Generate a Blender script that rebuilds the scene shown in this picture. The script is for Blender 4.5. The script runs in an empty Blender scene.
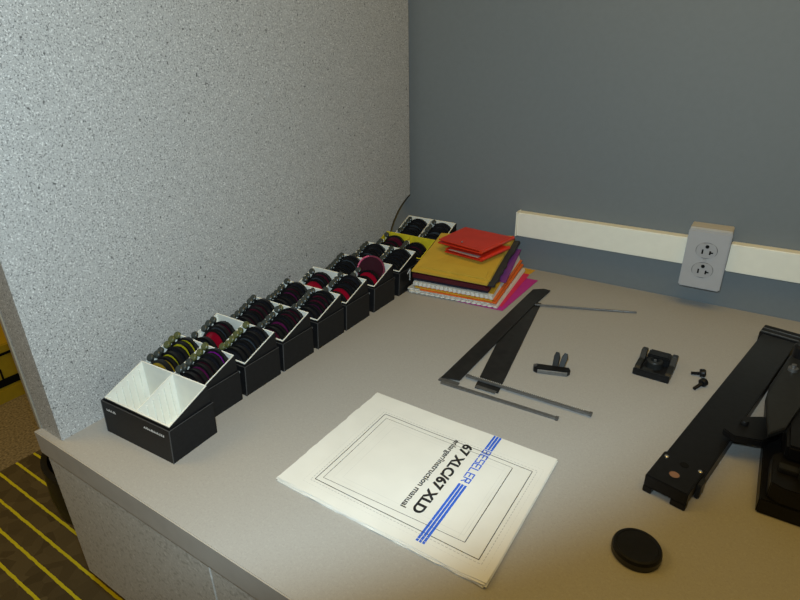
import bpy, bmesh, math, random
from mathutils import Vector, Matrix
random.seed(7)
S = bpy.context.scene
COL = S.collection
D = 0.74                      # desk top height above the floor
F_PX = 555.09                 # focal length in pixels of the 800x600 frame
YAW, PITCH, ROLL, CH = -0.58242, 0.43811, -0.018185, 0.48919

# ------------------------------------------------------------------ camera
fwd = Vector((math.sin(YAW)*math.cos(PITCH), math.cos(YAW)*math.cos(PITCH), -math.sin(PITCH)))
rgt = Vector((math.cos(YAW), -math.sin(YAW), 0))
upv = rgt.cross(fwd)
CR = rgt*math.cos(ROLL) + upv*math.sin(ROLL)
CU = upv*math.cos(ROLL) - rgt*math.sin(ROLL)
CAM = Vector((0, 0, D+CH))
cd = bpy.data.cameras.new('camera'); cam = bpy.data.objects.new('camera', cd); COL.objects.link(cam)
cd.sensor_fit = 'HORIZONTAL'; cd.sensor_width = 36.0; cd.lens = F_PX/800*36.0
cd.clip_start = 0.02
m = Matrix((CR, CU, -fwd)).transposed().to_4x4(); m.translation = CAM
cam.matrix_world = m
S.camera = cam

def ray(x, y):
    return CR*((x-400)/F_PX) - CU*((y-300)/F_PX) + fwd
def pix(x, y, z=0.0):
    """point at height z above the desk top seen at pixel x, y (z returned relative to the desk top)"""
    d = ray(x, y); t = (z-CH)/d.z
    return Vector((d.x*t, d.y*t, z))

# ------------------------------------------------------------------ world and lights
S.view_settings.view_transform = 'Standard'; S.view_settings.look = 'None'
S.view_settings.exposure = 0.0; S.view_settings.gamma = 1.0
S.view_settings.use_curve_mapping = False
w = bpy.data.worlds.new('world'); S.world = w; w.use_nodes = True
w.node_tree.nodes['Background'].inputs[0].default_value = (1.0, 0.72, 0.38, 1)
w.node_tree.nodes['Background'].inputs[1].default_value = 0.05

# ceiling luminaire of the room: warm tungsten light from overhead
al = bpy.data.lights.new('ceiling_and_fill_lamp', 'AREA'); ao = bpy.data.objects.new('ceiling_and_fill_lamp', al); COL.objects.link(ao)
al.shape = 'RECTANGLE'; al.size = 1.3; al.size_y = 0.9; al.energy = 12.5; al.color = (1.0, 0.64, 0.14)
ao.location = (0.10, 0.40, 2.65)
# added fill light, no real fixture, to brighten the floor beyond the partition
al2 = bpy.data.lights.new('ceiling_and_fill_lamp', 'AREA'); ao2 = bpy.data.objects.new('ceiling_and_fill_lamp', al2); COL.objects.link(ao2)
al2.shape = 'RECTANGLE'; al2.size = 1.3; al2.size_y = 0.9; al2.energy = 20.0; al2.color = (1.0, 0.64, 0.14)
ao2.location = (-2.0, -0.6, 2.65)

# the photographer's flash, beside the lens, with its limited beam
fl = bpy.data.lights.new('camera_flash', 'SPOT'); fo = bpy.data.objects.new('camera_flash', fl); COL.objects.link(fo)
fl.energy = 25.0; fl.color = (0.70, 0.90, 1.0); fl.shadow_soft_size = 0.012
fo.location = CAM + CU*0.055 - CR*0.02
HALF = math.radians(84)
d1 = ray(480, 600).normalized(); d2 = ray(800, 465).normalized()
nn = d2.cross(d1).normalized()
if nn.dot(ray(100, 100)) < 0: nn = -nn
mid = ((d1+d2)/2).normalized()
EDGE = math.radians(5.3)
axis = mid*math.cos(HALF-EDGE) + nn*math.sin(HALF-EDGE)
fl.spot_size = 2*HALF; fl.spot_blend = 0.21
fo.rotation_euler = axis.to_track_quat('-Z', 'Y').to_euler()

# ------------------------------------------------------------------ materials
MATS = {}
def mat(name, col, rough=0.5, metal=0.0, var=0.06, scale=60.0, bump=0.0, spec=0.5, col2=None, coat=0.0):
    if name in MATS: return MATS[name]
    m = bpy.data.materials.new(name); m.use_nodes = True; nt = m.node_tree; b = nt.nodes['Principled BSDF']
    tc = nt.nodes.new('ShaderNodeTexCoord'); nz = nt.nodes.new('ShaderNodeTexNoise')
    nz.inputs['Scale'].default_value = scale; nz.inputs['Detail'].default_value = 4
    nt.links.new(tc.outputs['Object'], nz.inputs['Vector'])
    rp = nt.nodes.new('ShaderNodeValToRGB')
    a = [max(0, c*(1-var)) for c in col]; c2 = col2 or [min(1, c*(1+var)) for c in col]
    rp.color_ramp.elements[0].position = 0.3; rp.color_ramp.elements[1].position = 0.7
    rp.color_ramp.elements[0].color = (*a, 1); rp.color_ramp.elements[1].color = (*c2, 1)
    nt.links.new(nz.outputs['Fac'], rp.inputs['Fac']); nt.links.new(rp.outputs['Color'], b.inputs['Base Color'])
    b.inputs['Roughness'].default_value = rough; b.inputs['Metallic'].default_value = metal
    b.inputs['Specular IOR Level'].default_value = spec
    if coat: b.inputs['Coat Weight'].default_value = coat
    if bump:
        bp = nt.nodes.new('ShaderNodeBump'); bp.inputs['Strength'].default_value = bump; bp.inputs['Distance'].default_value = 0.001
        nt.links.new(nz.outputs['Fac'], bp.inputs['Height']); nt.links.new(bp.outputs['Normal'], b.inputs['Normal'])
    MATS[name] = m
    return m

def speckle(name, base, dark, light, scale, dlo, lhi, rough=0.5, spec=0.3, fine=2.3, sparse=False, amp=0.13):
    """laminate with fine dark and light flecks"""
    m = bpy.data.materials.new(name); m.use_nodes = True; nt = m.node_tree; b = nt.nodes['Principled BSDF']
    tc = nt.nodes.new('ShaderNodeTexCoord')
    def noise(sc, off, det=2.0):
        mp = nt.nodes.new('ShaderNodeMapping'); mp.inputs['Location'].default_value = (off, off*2, off*3)
        n = nt.nodes.new('ShaderNodeTexNoise'); n.inputs['Scale'].default_value = sc; n.inputs['Detail'].default_value = det
        nt.links.new(tc.outputs['Object'], mp.inputs[0]); nt.links.new(mp.outputs[0], n.inputs['Vector']); return n
    def step(n, lo, hi):
        r = nt.nodes.new('ShaderNodeMapRange'); r.inputs['From Min'].default_value = lo; r.inputs['From Max'].default_value = hi
        nt.links.new(n.outputs['Fac'], r.inputs['Value']); return r
    def mix(f, a, c):
        x = nt.nodes.new('ShaderNodeMix'); x.data_type = 'RGBA'
        nt.links.new(f, x.inputs['Factor'])
        if isinstance(a, tuple): x.inputs['A'].default_value = (*a, 1)
        else: nt.links.new(a, x.inputs['A'])
        x.inputs['B'].default_value = (*c, 1); return x.outputs['Result']
    c = mix(step(noise(scale*fine, 9.0), 0.35, 0.65).outputs[0], tuple(v*(1-amp) for v in base), tuple(min(1, v*(1+amp)) for v in base))
    c = mix(step(noise(scale, 1.3), lhi, lhi+0.06).outputs[0], c, light)
    c = mix(step(noise(scale*1.1, 5.1), dlo, dlo+0.05).outputs[0], c, dark)
    if sparse: c = mix(step(noise(scale*0.35, 3.7), 0.70, 0.73).outputs[0], c, tuple(v*0.5 for v in dark))
    nt.links.new(c, b.inputs['Base Color'])
    b.inputs['Roughness'].default_value = rough; b.inputs['Specular IOR Level'].default_value = spec
    MATS[name] = m
    return m

M_PART = speckle('speckled_laminate', (0.42, 0.42, 0.415), (0.21, 0.21, 0.21), (0.66, 0.66, 0.65), 440, 0.575, 0.58, fine=1.7, sparse=True)
M_DRAW = speckle('drawer_laminate', (0.50, 0.475, 0.43), (0.38, 0.36, 0.32), (0.60, 0.575, 0.53), 150, 0.58, 0.60, amp=0.08)
M_DESK = speckle('desk_laminate', (0.36, 0.35, 0.335), (0.335, 0.325, 0.31), (0.385, 0.375, 0.36), 320, 0.60, 0.60, rough=0.5, amp=0.035)
M_EDGE = mat('desk_edging', (0.40, 0.375, 0.34), 0.5, var=0.05, scale=40)
M_WALL = mat('slate_paint', (0.178, 0.197, 0.207), 0.6, var=0.02, scale=90, bump=0.05, spec=0.2)
M_IVORY = mat('ivory_plastic', (0.85, 0.83, 0.72), 0.4, var=0.02)
M_BEIGE = mat('beige_plastic', (0.50, 0.47, 0.42), 0.45, var=0.02)
M_GREYP = mat('grey_plastic', (0.405, 0.40, 0.41), 0.35, var=0.02)
M_GREYP2 = mat('grey_plastic_face', (0.37, 0.365, 0.375), 0.35, var=0.02)
M_SLOT = mat('slot_dark', (0.006, 0.006, 0.006), 0.7, spec=0.1)
M_BLACK = mat('black_card', (0.009, 0.009, 0.010), 0.45, var=0.2, scale=200, spec=0.22)
M_BLACKL = mat('black_card_edge', (0.05, 0.05, 0.052), 0.45, var=0.1)
M_WHITE = mat('white_liner', (0.80, 0.80, 0.73), 0.55, var=0.03)
M_YLINE = mat('yellow_liner', (0.62, 0.52, 0.02), 0.5, var=0.15)
M_RING = mat('black_ring', (0.007, 0.007, 0.008), 0.3, var=0.15, spec=0.25)
M_KNOB = mat('knob_grey', (0.035, 0.042, 0.038), 0.35, var=0.3, scale=400)
M_KNOBO = mat('knob_olive', (0.085, 0.095, 0.03), 0.35, var=0.3, scale=400)
M_PAPER = mat('manual_paper', (0.70, 0.70, 0.67), 0.75, var=0.03, scale=25, spec=0.2)
M_INK = mat('black_ink', (0.02, 0.02, 0.022), 0.7, spec=0.2)
M_INKG = mat('grey_ink', (0.42, 0.42, 0.42), 0.8, spec=0.2)
M_INKL = mat('pale_ink', (0.62, 0.62, 0.60), 0.8, spec=0.2)
M_BLUE = mat('blue_ink', (0.03, 0.12, 0.62), 0.7, spec=0.2)
M_METB = mat('black_paint_metal', (0.0075, 0.0075, 0.008), 0.4, var=0.2, scale=120, bump=0.1, spec=0.22)
M_METD = mat('charcoal_paint_metal', (0.018, 0.019, 0.019), 0.42, var=0.15, scale=120, spec=0.25)
M_STRAP = mat('black_strap', (0.013, 0.013, 0.013), 0.42, var=0.4, scale=70, spec=0.3)
M_STEEL = mat('dull_steel', (0.20, 0.20, 0.20), 0.42, 0.7, var=0.15, scale=200)
M_STEELD = mat('dark_steel', (0.12, 0.12, 0.12), 0.45, 0.5, var=0.15, scale=200)
M_BRIGHT = mat('bright_steel', (0.6, 0.6, 0.6), 0.25, 0.9, var=0.05)
M_COPPER = mat('copper_hole', (0.28, 0.15, 0.09), 0.5, 0.2)
M_BEIGEC = mat('beige_carpet', (0.26, 0.22, 0.15), 0.95, var=0.45, scale=130, bump=0.6, spec=0.1)
M_YELLOW = mat('yellow_enamel', (0.50, 0.36, 0.02), 0.45, var=0.06)
M_BROWN = mat('brown_wall', (0.22, 0.16, 0.09), 0.8, var=0.1)
M_RUBBER = mat('black_rubber', (0.014, 0.013, 0.012), 0.4, var=0.2)

def stripe_carpet():
    m = bpy.data.materials.new('striped_carpet'); m.use_nodes = True; nt = m.node_tree; b = nt.nodes['Principled BSDF']
    tc = nt.nodes.new('ShaderNodeTexCoord'); sp = nt.nodes.new('ShaderNodeSeparateXYZ')
    nz = nt.nodes.new('ShaderNodeTexNoise'); nz.inputs['Scale'].default_value = 60
    nt.links.new(tc.outputs['Object'], sp.inputs[0]); nt.links.new(tc.outputs['Object'], nz.inputs['Vector'])
    def math_(op, a, bb):
        n = nt.nodes.new('ShaderNodeMath'); n.operation = op
        for i, v in enumerate((a, bb)):
            if isinstance(v, (int, float)): n.inputs[i].default_value = v
            elif v is not None: nt.links.new(v, n.inputs[i])
        return n.outputs[0]
    jit = math_('MULTIPLY', nz.outputs['Fac'], 0.004)
    y = math_('ADD', math_('ADD', sp.outputs['Y'], jit), 10*0.0543-0.280+0.0045)
    fr = math_('FRACT', math_('DIVIDE', y, 0.0543), None)
    st = math_('LESS_THAN', fr, 0.135)
    vo = nt.nodes.new('ShaderNodeTexVoronoi'); vo.inputs['Scale'].default_value = 26; vo.feature = 'F1'
    nt.links.new(tc.outputs['Object'], vo.inputs['Vector'])
    rp = nt.nodes.new('ShaderNodeValToRGB'); nt.links.new(vo.outputs['Color'], rp.inputs['Fac'])
    rp.color_ramp.elements[0].color = (0.075, 0.060, 0.034, 1); rp.color_ramp.elements[1].color = (0.14, 0.115, 0.066, 1)
    mx = nt.nodes.new('ShaderNodeMix'); mx.data_type = 'RGBA'
    nt.links.new(st, mx.inputs['Factor']); nt.links.new(rp.outputs[0], mx.inputs['A']); mx.inputs['B'].default_value = (0.68, 0.64, 0.03, 1)
    nt.links.new(mx.outputs['Result'], b.inputs['Base Color']); b.inputs['Roughness'].default_value = 0.95
    b.inputs['Specular IOR Level'].default_value = 0.1
    bp = nt.nodes.new('ShaderNodeBump'); bp.inputs['Strength'].default_value = 0.5; bp.inputs['Distance'].default_value = 0.002
    nz2 = nt.nodes.new('ShaderNodeTexNoise'); nz2.inputs['Scale'].default_value = 400
    nt.links.new(tc.outputs['Object'], nz2.inputs['Vector']); nt.links.new(nz2.outputs['Fac'], bp.inputs['Height'])
    nt.links.new(bp.outputs['Normal'], b.inputs['Normal'])
    return m

# ------------------------------------------------------------------ mesh helpers
class MB:
    def __init__(self): self.bm = bmesh.new()
    def box(self, x0, x1, y0, y1, z0, z1, M=None):
        vs = [self.bm.verts.new(Vector(c)) for c in ((x0,y0,z0),(x1,y0,z0),(x1,y1,z0),(x0,y1,z0),(x0,y0,z1),(x1,y0,z1),(x1,y1,z1),(x0,y1,z1))]
        for f in ((3,2,1,0),(4,5,6,7),(0,1,5,4),(1,2,6,5),(2,3,7,6),(3,0,4,7)): self.bm.faces.new([vs[i] for i in f])
        if M: bmesh.ops.transform(self.bm, matrix=M, verts=vs)
        return self
    def hexa(self, lo, hi):
        """lo, hi: four corners counter-clockwise from above"""
        a = [self.bm.verts.new(Vector(c)) for c in lo]; b = [self.bm.verts.new(Vector(c)) for c in hi]
        n = len(a)
        self.bm.faces.new(a[::-1]); self.bm.faces.new(b)
        for i in range(n): self.bm.faces.new((a[i], a[(i+1)%n], b[(i+1)%n], b[i]))
        return self
    def prism(self, poly, z0, z1, M=None):
        a = [self.bm.verts.new(Vector((x, y, z0))) for x, y in poly]; b = [self.bm.verts.new(Vector((x, y, z1))) for x, y in poly]
        n = len(a)
        self.bm.faces.new(a[::-1]); self.bm.faces.new(b)
        for i in range(n): self.bm.faces.new((a[i], a[(i+1)%n], b[(i+1)%n], b[i]))
        if M: bmesh.ops.transform(self.bm, matrix=M, verts=a+b)
        return self
    def lathe(self, prof, n=24, M=None, cap=True):
        """prof: (r, z) from bottom to top about the z axis"""
        rings = []
        for r, z in prof:
            rings.append([self.bm.verts.new((r*math.cos(2*math.pi*i/n), r*math.sin(2*math.pi*i/n), z)) for i in range(n)])
        for a, b in zip(rings, rings[1:]):
            for i in range(n): self.bm.faces.new((a[i], a[(i+1)%n], b[(i+1)%n], b[i]))
        if cap:
            self.bm.faces.new(rings[0][::-1]); self.bm.faces.new(rings[-1])
        if M: bmesh.ops.transform(self.bm, matrix=M, verts=[v for r in rings for v in r])
        return self
    def ring(self, ro, ri, z0, z1, n=24, M=None):
        vs = []
        for r, z in ((ro, z0), (ro, z1), (ri, z1), (ri, z0)):
            vs.append([self.bm.verts.new((r*math.cos(2*math.pi*i/n), r*math.sin(2*math.pi*i/n), z)) for i in range(n)])
        for k in range(4):
            a, b = vs[k], vs[(k+1)%4]
            for i in range(n): self.bm.faces.new((a[i], a[(i+1)%n], b[(i+1)%n], b[i]))
        if M: bmesh.ops.transform(self.bm, matrix=M, verts=[v for r in vs for v in r])
        return self
    def tube(self, pts, r, n=10, rads=None):
        rings = []
        for k, q in enumerate(pts):
            q = Vector(q); t = (Vector(pts[min(k+1, len(pts)-1)]) - Vector(pts[max(k-1, 0)])).normalized()
            u = t.cross(Vector((0, 0, 1)));  u = u.normalized() if u.length > 1e-4 else Vector((1, 0, 0))
            v = u.cross(t); rr = rads[k] if rads else r
            rings.append([self.bm.verts.new(q + u*rr*math.cos(2*math.pi*i/n) + v*rr*math.sin(2*math.pi*i/n)) for i in range(n)])
        for a, b in zip(rings, rings[1:]):
            for i in range(n): self.bm.faces.new((a[i], a[(i+1)%n], b[(i+1)%n], b[i]))
        self.bm.faces.new(rings[0][::-1]); self.bm.faces.new(rings[-1])
        return self
    def mesh(self, name, material, smooth=False, bevel=0.0, seg=2):
        if bevel:
            bmesh.ops.bevel(self.bm, geom=[e for e in self.bm.edges], offset=bevel, segments=seg, affect='EDGES', clamp_overlap=True)
        bmesh.ops.recalc_face_normals(self.bm, faces=self.bm.faces)
        me = bpy.data.meshes.new(name); self.bm.to_mesh(me); self.bm.free()
        me.materials.append(material)
        if smooth:
            for pl in me.polygons: pl.use_smooth = True
            try: me.set_sharp_from_angle(angle=math.radians(35))
            except Exception: pass
        return me
    def build(self, name, material, parent=None, loc=None, **k):
        return link(name, self.mesh(name, material, **k), parent, loc)

def link(name, me, parent=None, loc=None):
    o = bpy.data.objects.new(name, me); COL.objects.link(o)
    if parent: o.parent = parent
    if loc is not None: o.location = loc
    return o
def tag(o, label, cat, group=None):
    o['label'] = label; o['category'] = cat
    if group: o['group'] = group
    return o
def thing(name, label, cat, loc=(0, 0, 0), rz=0.0, group=None):
    o = bpy.data.objects.new(name, None); COL.objects.link(o); o.empty_display_size = 0.02
    o.location = loc; o.rotation_euler = (0, 0, rz)
    return tag(o, label, cat, group)
def struct(o): o['kind'] = 'structure'; return o
def RX(a): return Matrix.Rotation(a, 4, 'X')
def RY(a): return Matrix.Rotation(a, 4, 'Y')
def RZ(a): return Matrix.Rotation(a, 4, 'Z')
def T(x, y, z): return Matrix.Translation((x, y, z))

# ------------------------------------------------------------------ the room
WALL_Y = 1.176
struct(MB().box(-3.4, 2.6, -2.4, 3.0, -0.05, 0.0).build('floor', M_BEIGEC))
struct(MB().box(-0.90, 2.4, WALL_Y, WALL_Y+0.08, 0.0, 2.3).build('wall_back', M_WALL))
struct(MB().box(-3.0, -2.92, -2.4, 3.0, 0.0, 2.3).build('wall_far_left', M_BROWN))

rug = MB().box(-1.83, 0.9, -1.4, 1.1, 0.0, 0.006).build('striped_carpet', stripe_carpet())
tag(rug, 'dark brown carpet with thin yellow stripes under the desk', 'carpet')

# speckled partition standing on the left end of the desk, cable notch at its back foot
XP = -0.7245; PT = 0.054; YF = 0.253; PH = 0.95
notch = []
for i in range(15):
    a = i/14
    # curve from (1.046, 0) up to (1.16, .145) bulging towards the camera
    P0, P1, P2 = Vector((1.045, 0.0)), Vector((1.050, 0.100)), Vector((1.140, 0.136))
    q = P0*(1-a)**2 + P1*2*a*(1-a) + P2*a*a; notch.append((q.x, q.y))
poly = [(YF, 0.0)] + notch + [(1.1535, 0.140), (1.1535, PH), (YF, PH)]
ML = Matrix(((0, 0, 1, 0), (1, 0, 0, 0), (0, 1, 0, 0), (0, 0, 0, 1)))   # (y, z, x) -> (x, y, z)
part = struct(MB().prism(poly, XP-PT, XP, ML).build('wall_left', M_PART, loc=(0, 0, D)))
tr = MB()
for (ya, za), (yb, zb) in zip(notch, notch[1:]+[(1.1535, 0.140)]):
    tr.tube([(XP-0.001, ya, za), (XP-0.001, yb, zb)], 0.0016, 8)
tr.build('notch_edging', M_RUBBER, part)
MB().box(XP-PT-0.006, XP-PT, YF-0.002, YF+0.03, 0.0, PH).build('edge_strip', mat('strip_tan', (0.30, 0.25, 0.18), 0.6), part)
cl = MB().box(XP-PT-0.020, XP-PT-0.006, YF+0.006, YF+0.026, 0.003, 0.020)
cl.lathe([(0.005, 0.020), (0.005, 0.028)], 10, T(XP-PT-0.013, YF+0.016, 0))
cl.build('corner_clamp', M_RUBBER, part)

# desk: top, edging, drawer fronts
DX0, DX1, DY0 = -0.778, 1.05, 0.243
desk = thing('desk', 'grey laminate desk with speckled drawer fronts in front of the slate wall', 'desk', (0, 0, 0))
MB().box(DX0, DX1, DY0+0.0015, WALL_Y-0.001, D-0.036, D).build('desk_top', M_DESK, desk)
MB().box(DX0, DX1, DY0, DY0+0.0015, D-0.037, D-0.0006).build('front_edging', M_EDGE, desk)
MB().box(DX0-0.0015, DX0, DY0, WALL_Y-0.001, D-0.037, D-0.0006).build('side_edging', M_EDGE, desk)
SEAM = -0.427
for x0, x1 in ((DX0+0.004, SEAM-0.001), (SEAM+0.001, 0.22), (0.222, 0.98)):
    MB().box(x0, x1, DY0+0.004, DY0+0.022, D-0.280, D-0.0375).build('drawer_front', M_DRAW, desk, bevel=0.0008, seg=1)
MB().box(DX0+0.006, 0.96, DY0+0.022, 0.80, D-0.276, D-0.037).build('drawer_case', M_EDGE, desk)
for x in (-0.66, 0.96):
    MB().box(x, x+0.03, 0.82, 1.16, 0.0065, D-0.037).build('leg_panel', M_EDGE, desk)

# yellow cabinet beyond the partition, and the black bin beside the desk
cab = thing('yellow_cabinet', 'yellow low cabinet with black bands on the beige carpet beyond the partition', 'cabinet', (-2.24, 0.3, 0))
MB().box(-0.45, 0, -0.6, 1.1, 0.0, 0.225).build('body', M_YELLOW, cab, bevel=0.004)
MB().box(0.0, 0.004, -0.6, 1.1, 0.062, 0.092).build('black_band', M_SLOT, cab)
MB().box(0.0, 0.004, -0.6, 1.1, 0.185, 0.194).build('black_band', M_SLOT, cab)
for y in (0.02, 0.36, 0.72):
    MB().box(0.0, 0.004, y, y+0.006, 0.092, 0.135).build('divider_line', M_SLOT, cab)
MB().box(0.0, 0.006, -0.6, 1.1, 0.0, 0.05).build('base_rail', M_YELLOW, cab)

bn = thing('waste_bin', 'round black waste bin half hidden behind the corner of the desk', 'bin', (-1.372, 0.602, 0.006))
MB().lathe([(0.125, 0), (0.155, 0.02), (0.176, 0.06), (0.182, 0.12), (0.180, 0.18), (0.174, 0.21), (0.166, 0.21), (0.168, 0.18), (0.15, 0.03), (0.02, 0.02)], 40).build('shell', M_RUBBER, bn, smooth=True)
MB().ring(0.180, 0.165, 0.205, 0.216, 40).build('rim', M_METD, bn, smooth=True)

# raceway and outlet on the back wall
rw = thing('cable_raceway', 'long ivory cable raceway running along the slate wall', 'raceway', (0, WALL_Y, D))
for x0, x1 in ((-0.440, -0.0925), (-0.0195, 1.9)):
    rl = MB().box(x0, x1, -0.022, -0.0005, 0.081, 0.135).build('raceway_length', M_IVORY, rw, bevel=0.0015)
MB().box(-0.443, -0.440, -0.0235, -0.0005, 0.080, 0.136).build('end_cap', M_IVORY, rw)

oc = thing('wall_outlet', 'grey double power outlet on a beige box set into the raceway', 'outlet', (-0.056, WALL_Y, D))
OW, OY = 0.036, -0.045
MB().box(-OW+0.001, OW-0.001, OY+0.006, -0.0005, 0.047, 0.163).build('mounting_box', M_BEIGE, oc, bevel=0.0015)
MB().box(-OW, OW, OY, OY+0.006, 0.045, 0.160).build('cover_plate', M_GREYP, oc, bevel=0.0025)
for zc in (0.1225, 0.0835):
    pf = []
    for i in range(32):
        a = 2*math.pi*i/32; pf.append((0.0172*math.cos(a), max(-0.0140, min(0.0140, 0.0172*math.sin(a)))))
    r = MB().prism(pf, 0, 0.0014, T(0, OY, zc) @ RX(math.pi/2)).build('receptacle', M_GREYP2, oc)
    gr = MB().ring(0.0185, 0.0174, 0, 0.0004, 32, T(0, OY, zc) @ Matrix.Diagonal((1, 1, 0.85, 1)) @ RX(math.pi/2)); gr.build('groove', M_STEEL, r)
    y0, y1 = OY-0.0018, OY-0.0013
    for sx, hh in ((-0.0064, 0.0042), (0.0064, 0.0036)):
        MB().box(sx-0.0014, sx+0.0014, y0, y1, zc-0.0068, zc-0.0065+2*hh).build('slot', M_SLOT, r)
    MB().box(0.0064, 0.0116, y0, y1, zc-0.0040, zc-0.0014).build('slot', M_SLOT, r)
    MB().lathe([(0.0034, 0), (0.0034, 0.0005)], 14, T(0, OY-0.0013, zc+0.0080) @ RX(math.pi/2)).build('slot', M_SLOT, r)
MB().lathe([(0.003, 0), (0.0026, 0.001)], 14, T(0, OY, 0.103) @ RX(math.pi/2)).build('screw', M_GREYP2, oc)

# ------------------------------------------------------------------ storage boxes with round filters
BW = 0.0695
BB = 0.0683
def rimz(y): return 0.0525 + (y-0.006)*(0.0775-0.0525)/0.068
def box_meshes():
    d = {}
    t = MB()
    o0 = [(-BB, 0.0, 0), (BB, 0.0, 0), (BB, 0.0735, 0), (-BB, 0.0735, 0)]
    o1 = [(-BW, 0.003, 0.050), (BW, 0.003, 0.050), (BW, 0.0745, 0.050), (-BW, 0.0745, 0.050)]
    i1 = [(-BW+0.0010, 0.0045, 0.050), (BW-0.0010, 0.0045, 0.050), (BW-0.0010, 0.0735, 0.050), (-BW+0.0010, 0.0735, 0.050)]
    i0 = [(-BB+0.0008, 0.002, 0.003), (BB-0.0008, 0.002, 0.003), (BB-0.0008, 0.0728, 0.003), (-BB+0.0008, 0.0728, 0.003)]
    V = [[t.bm.verts.new(c) for c in q] for q in (o0, o1, i1, i0)]
    t.bm.faces.new(V[0][::-1]); t.bm.faces.new(V[3])
    for A, B in zip(V, V[1:]):
        for i in range(4): t.bm.faces.new((A[i], A[(i+1)%4], B[(i+1)%4], B[i]))
    d['tray'] = t.mesh('tray', M_BLACK)
    l = MB()   # folded lip of the tray, slightly paler, along the open edge and the front corners
    for s in (-1, 1):
        l.tube([(s*BB, 0.0, 0.0), (s*BW, 0.003, 0.050)], 0.0007, 6)
        l.tube([(s*BW, 0.003, 0.050), (s*BW, 0.0745, 0.050)], 0.0005, 6)
    l.tube([(-BW, 0.003, 0.050), (BW, 0.003, 0.050)], 0.0006, 6)
    d['tray_edge'] = l.mesh('tray_edge', M_BLACKL)
    h = MB()   # raised sloping sleeve
    e = 0.0022; x1 = BW-e
    def wall(h, x0, x1, y0, y1, zlo, up):
        lo = [(x0, y0, zlo), (x1, y0, zlo), (x1, y1, zlo), (x0, y1, zlo)]
        hi = [(x, y, rimz(y)+up) for x, y, _ in lo]
        h.hexa(lo, hi)
    wall(h, -x1, -x1+0.001, 0.0055, 0.0727, 0.010, 0); wall(h, x1-0.001, x1, 0.0055, 0.0727, 0.010, 0)
    wall(h, -x1+0.001, x1-0.001, 0.0055, 0.0065, 0.010, 0); wall(h, -x1+0.001, x1-0.001, 0.0719, 0.0727, 0.010, 0)
    d['sleeve'] = h.mesh('sleeve', M_BLACK)
    k = MB(); x2 = x1-0.0011
    wall(k, -x2, -x2+0.0015, 0.0066, 0.0718, 0.0062, 0.0008); wall(k, x2-0.0015, x2, 0.0066, 0.0718, 0.0062, 0.0008)
    wall(k, -0.0009, 0.0009, 0.0083, 0.0701, 0.0062, 0.0004)
    wall(k, -x2+0.0015, x2-0.0015, 0.0066, 0.0082, 0.0062, 0.0008); wall(k, -x2+0.0015, x2-0.0015, 0.0702, 0.0718, 0.0062, 0.0008)
    k.box(-x2, x2, 0.0066, 0.0718, 0.0032, 0.0060)
    d['liner'] = k.mesh('liner', M_WHITE)
    r = MB()   # slot ribs on the side walls of each bay
    for xs, s in ((-x2+0.0015, 1), (-0.0009, -1), (0.0009, 1), (x2-0.0015, -1)):
        for j in range(6):
            y = 0.013+j*0.0098
            r.box(min(xs, xs+s*0.0016), max(xs, xs+s*0.0016), y, y+0.0016, 0.0062, rimz(y)-0.006)
    d['slot_ribs'] = r.mesh('slot_ribs', M_WHITE)
    k = bmesh.new(); k.from_mesh(d['liner']); me = bpy.data.meshes.new('liner'); k.to_mesh(me); k.free(); me.materials.append(M_YLINE)
    d['yliner'] = me
    # small worn print marks on the front
    p = MB(); rnd = random.Random(3)
    for x0, n in ((-0.060, 6), (0.018, 12)):
        for j in range(n):
            xa = x0+j*0.0034; zt = 0.037
            def pt(x, z):  # on the leaning front face
                return (x, 0.003*z/0.050-0.0003, z)
            hh = rnd.choice((0.0030, 0.0036, 0.0036))
            vs = [p.bm.verts.new(pt(*c)) for c in ((xa, zt), (xa+0.0026, zt), (xa+0.0026, zt+0.0014), (xa, zt+0.0014))]; p.bm.faces.new(vs)
            a = xa + rnd.choice((0, 0.0013)); vs = [p.bm.verts.new(pt(*c)) for c in ((a, zt+0.0014), (a+0.0013, zt+0.0014), (a+0.0013, zt+hh), (a, zt+hh))]; p.bm.faces.new(vs)
    d['printed_mark'] = p.mesh('printed_mark', mat('mark_white', (0.75, 0.75, 0.75), 0.6))
    return d
BM_ = box_meshes()

LENS = {n: mat('lens_'+n, c, 0.16, var=0.1, spec=0.5) for n, c in dict(
    dark=(0.016, 0.016, 0.020), maroon=(0.075, 0.008, 0.020), red=(0.32, 0.005, 0.020), yellow=(0.50, 0.44, 0.015),
    amber=(0.42, 0.25, 0.015), purple=(0.26, 0.012, 0.27), plum=(0.11, 0.010, 0.06), grey=(0.05, 0.06, 0.07), pink=(0.30, 0.035, 0.085)).items()}
RY90 = RX(math.pi/2)   # z axis -> -y
def filter_meshes():
    d = {}
    d['ring'] = MB().ring(0.0295, 0.0255, -0.0034, 0.0034, 32, RY90).mesh('ring', M_RING, smooth=True)
    for n, mt in LENS.items():
        d[n] = MB().lathe([(0.0256, -0.0020), (0.0256, 0.0022)], 28, RY90).mesh('lens', mt)
    A = math.radians(138); ca, sa = math.cos(A), math.sin(A)
    h = MB().box(0.0285, 0.035, -0.0015, 0.0015, -0.0024, 0.0024, RY(-A))
    d['handle'] = h.mesh('handle', M_RING)
    for n, mt in (('knob', M_KNOB), ('knobo', M_KNOBO)):
        d[n] = MB().lathe([(0.0046, -0.0028), (0.0061, -0.0016), (0.0061, 0.0016), (0.0046, 0.0028)], 14,
                          T(0.0372*ca, 0, 0.0372*sa) @ RX(math.radians(58))).mesh('knob', mt, smooth=True)
    return d
FM = filter_meshes()
ORD = ['first', 'second', 'third', 'fourth', 'fifth', 'sixth', 'seventh', 'eighth', 'ninth', 'tenth']
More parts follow.
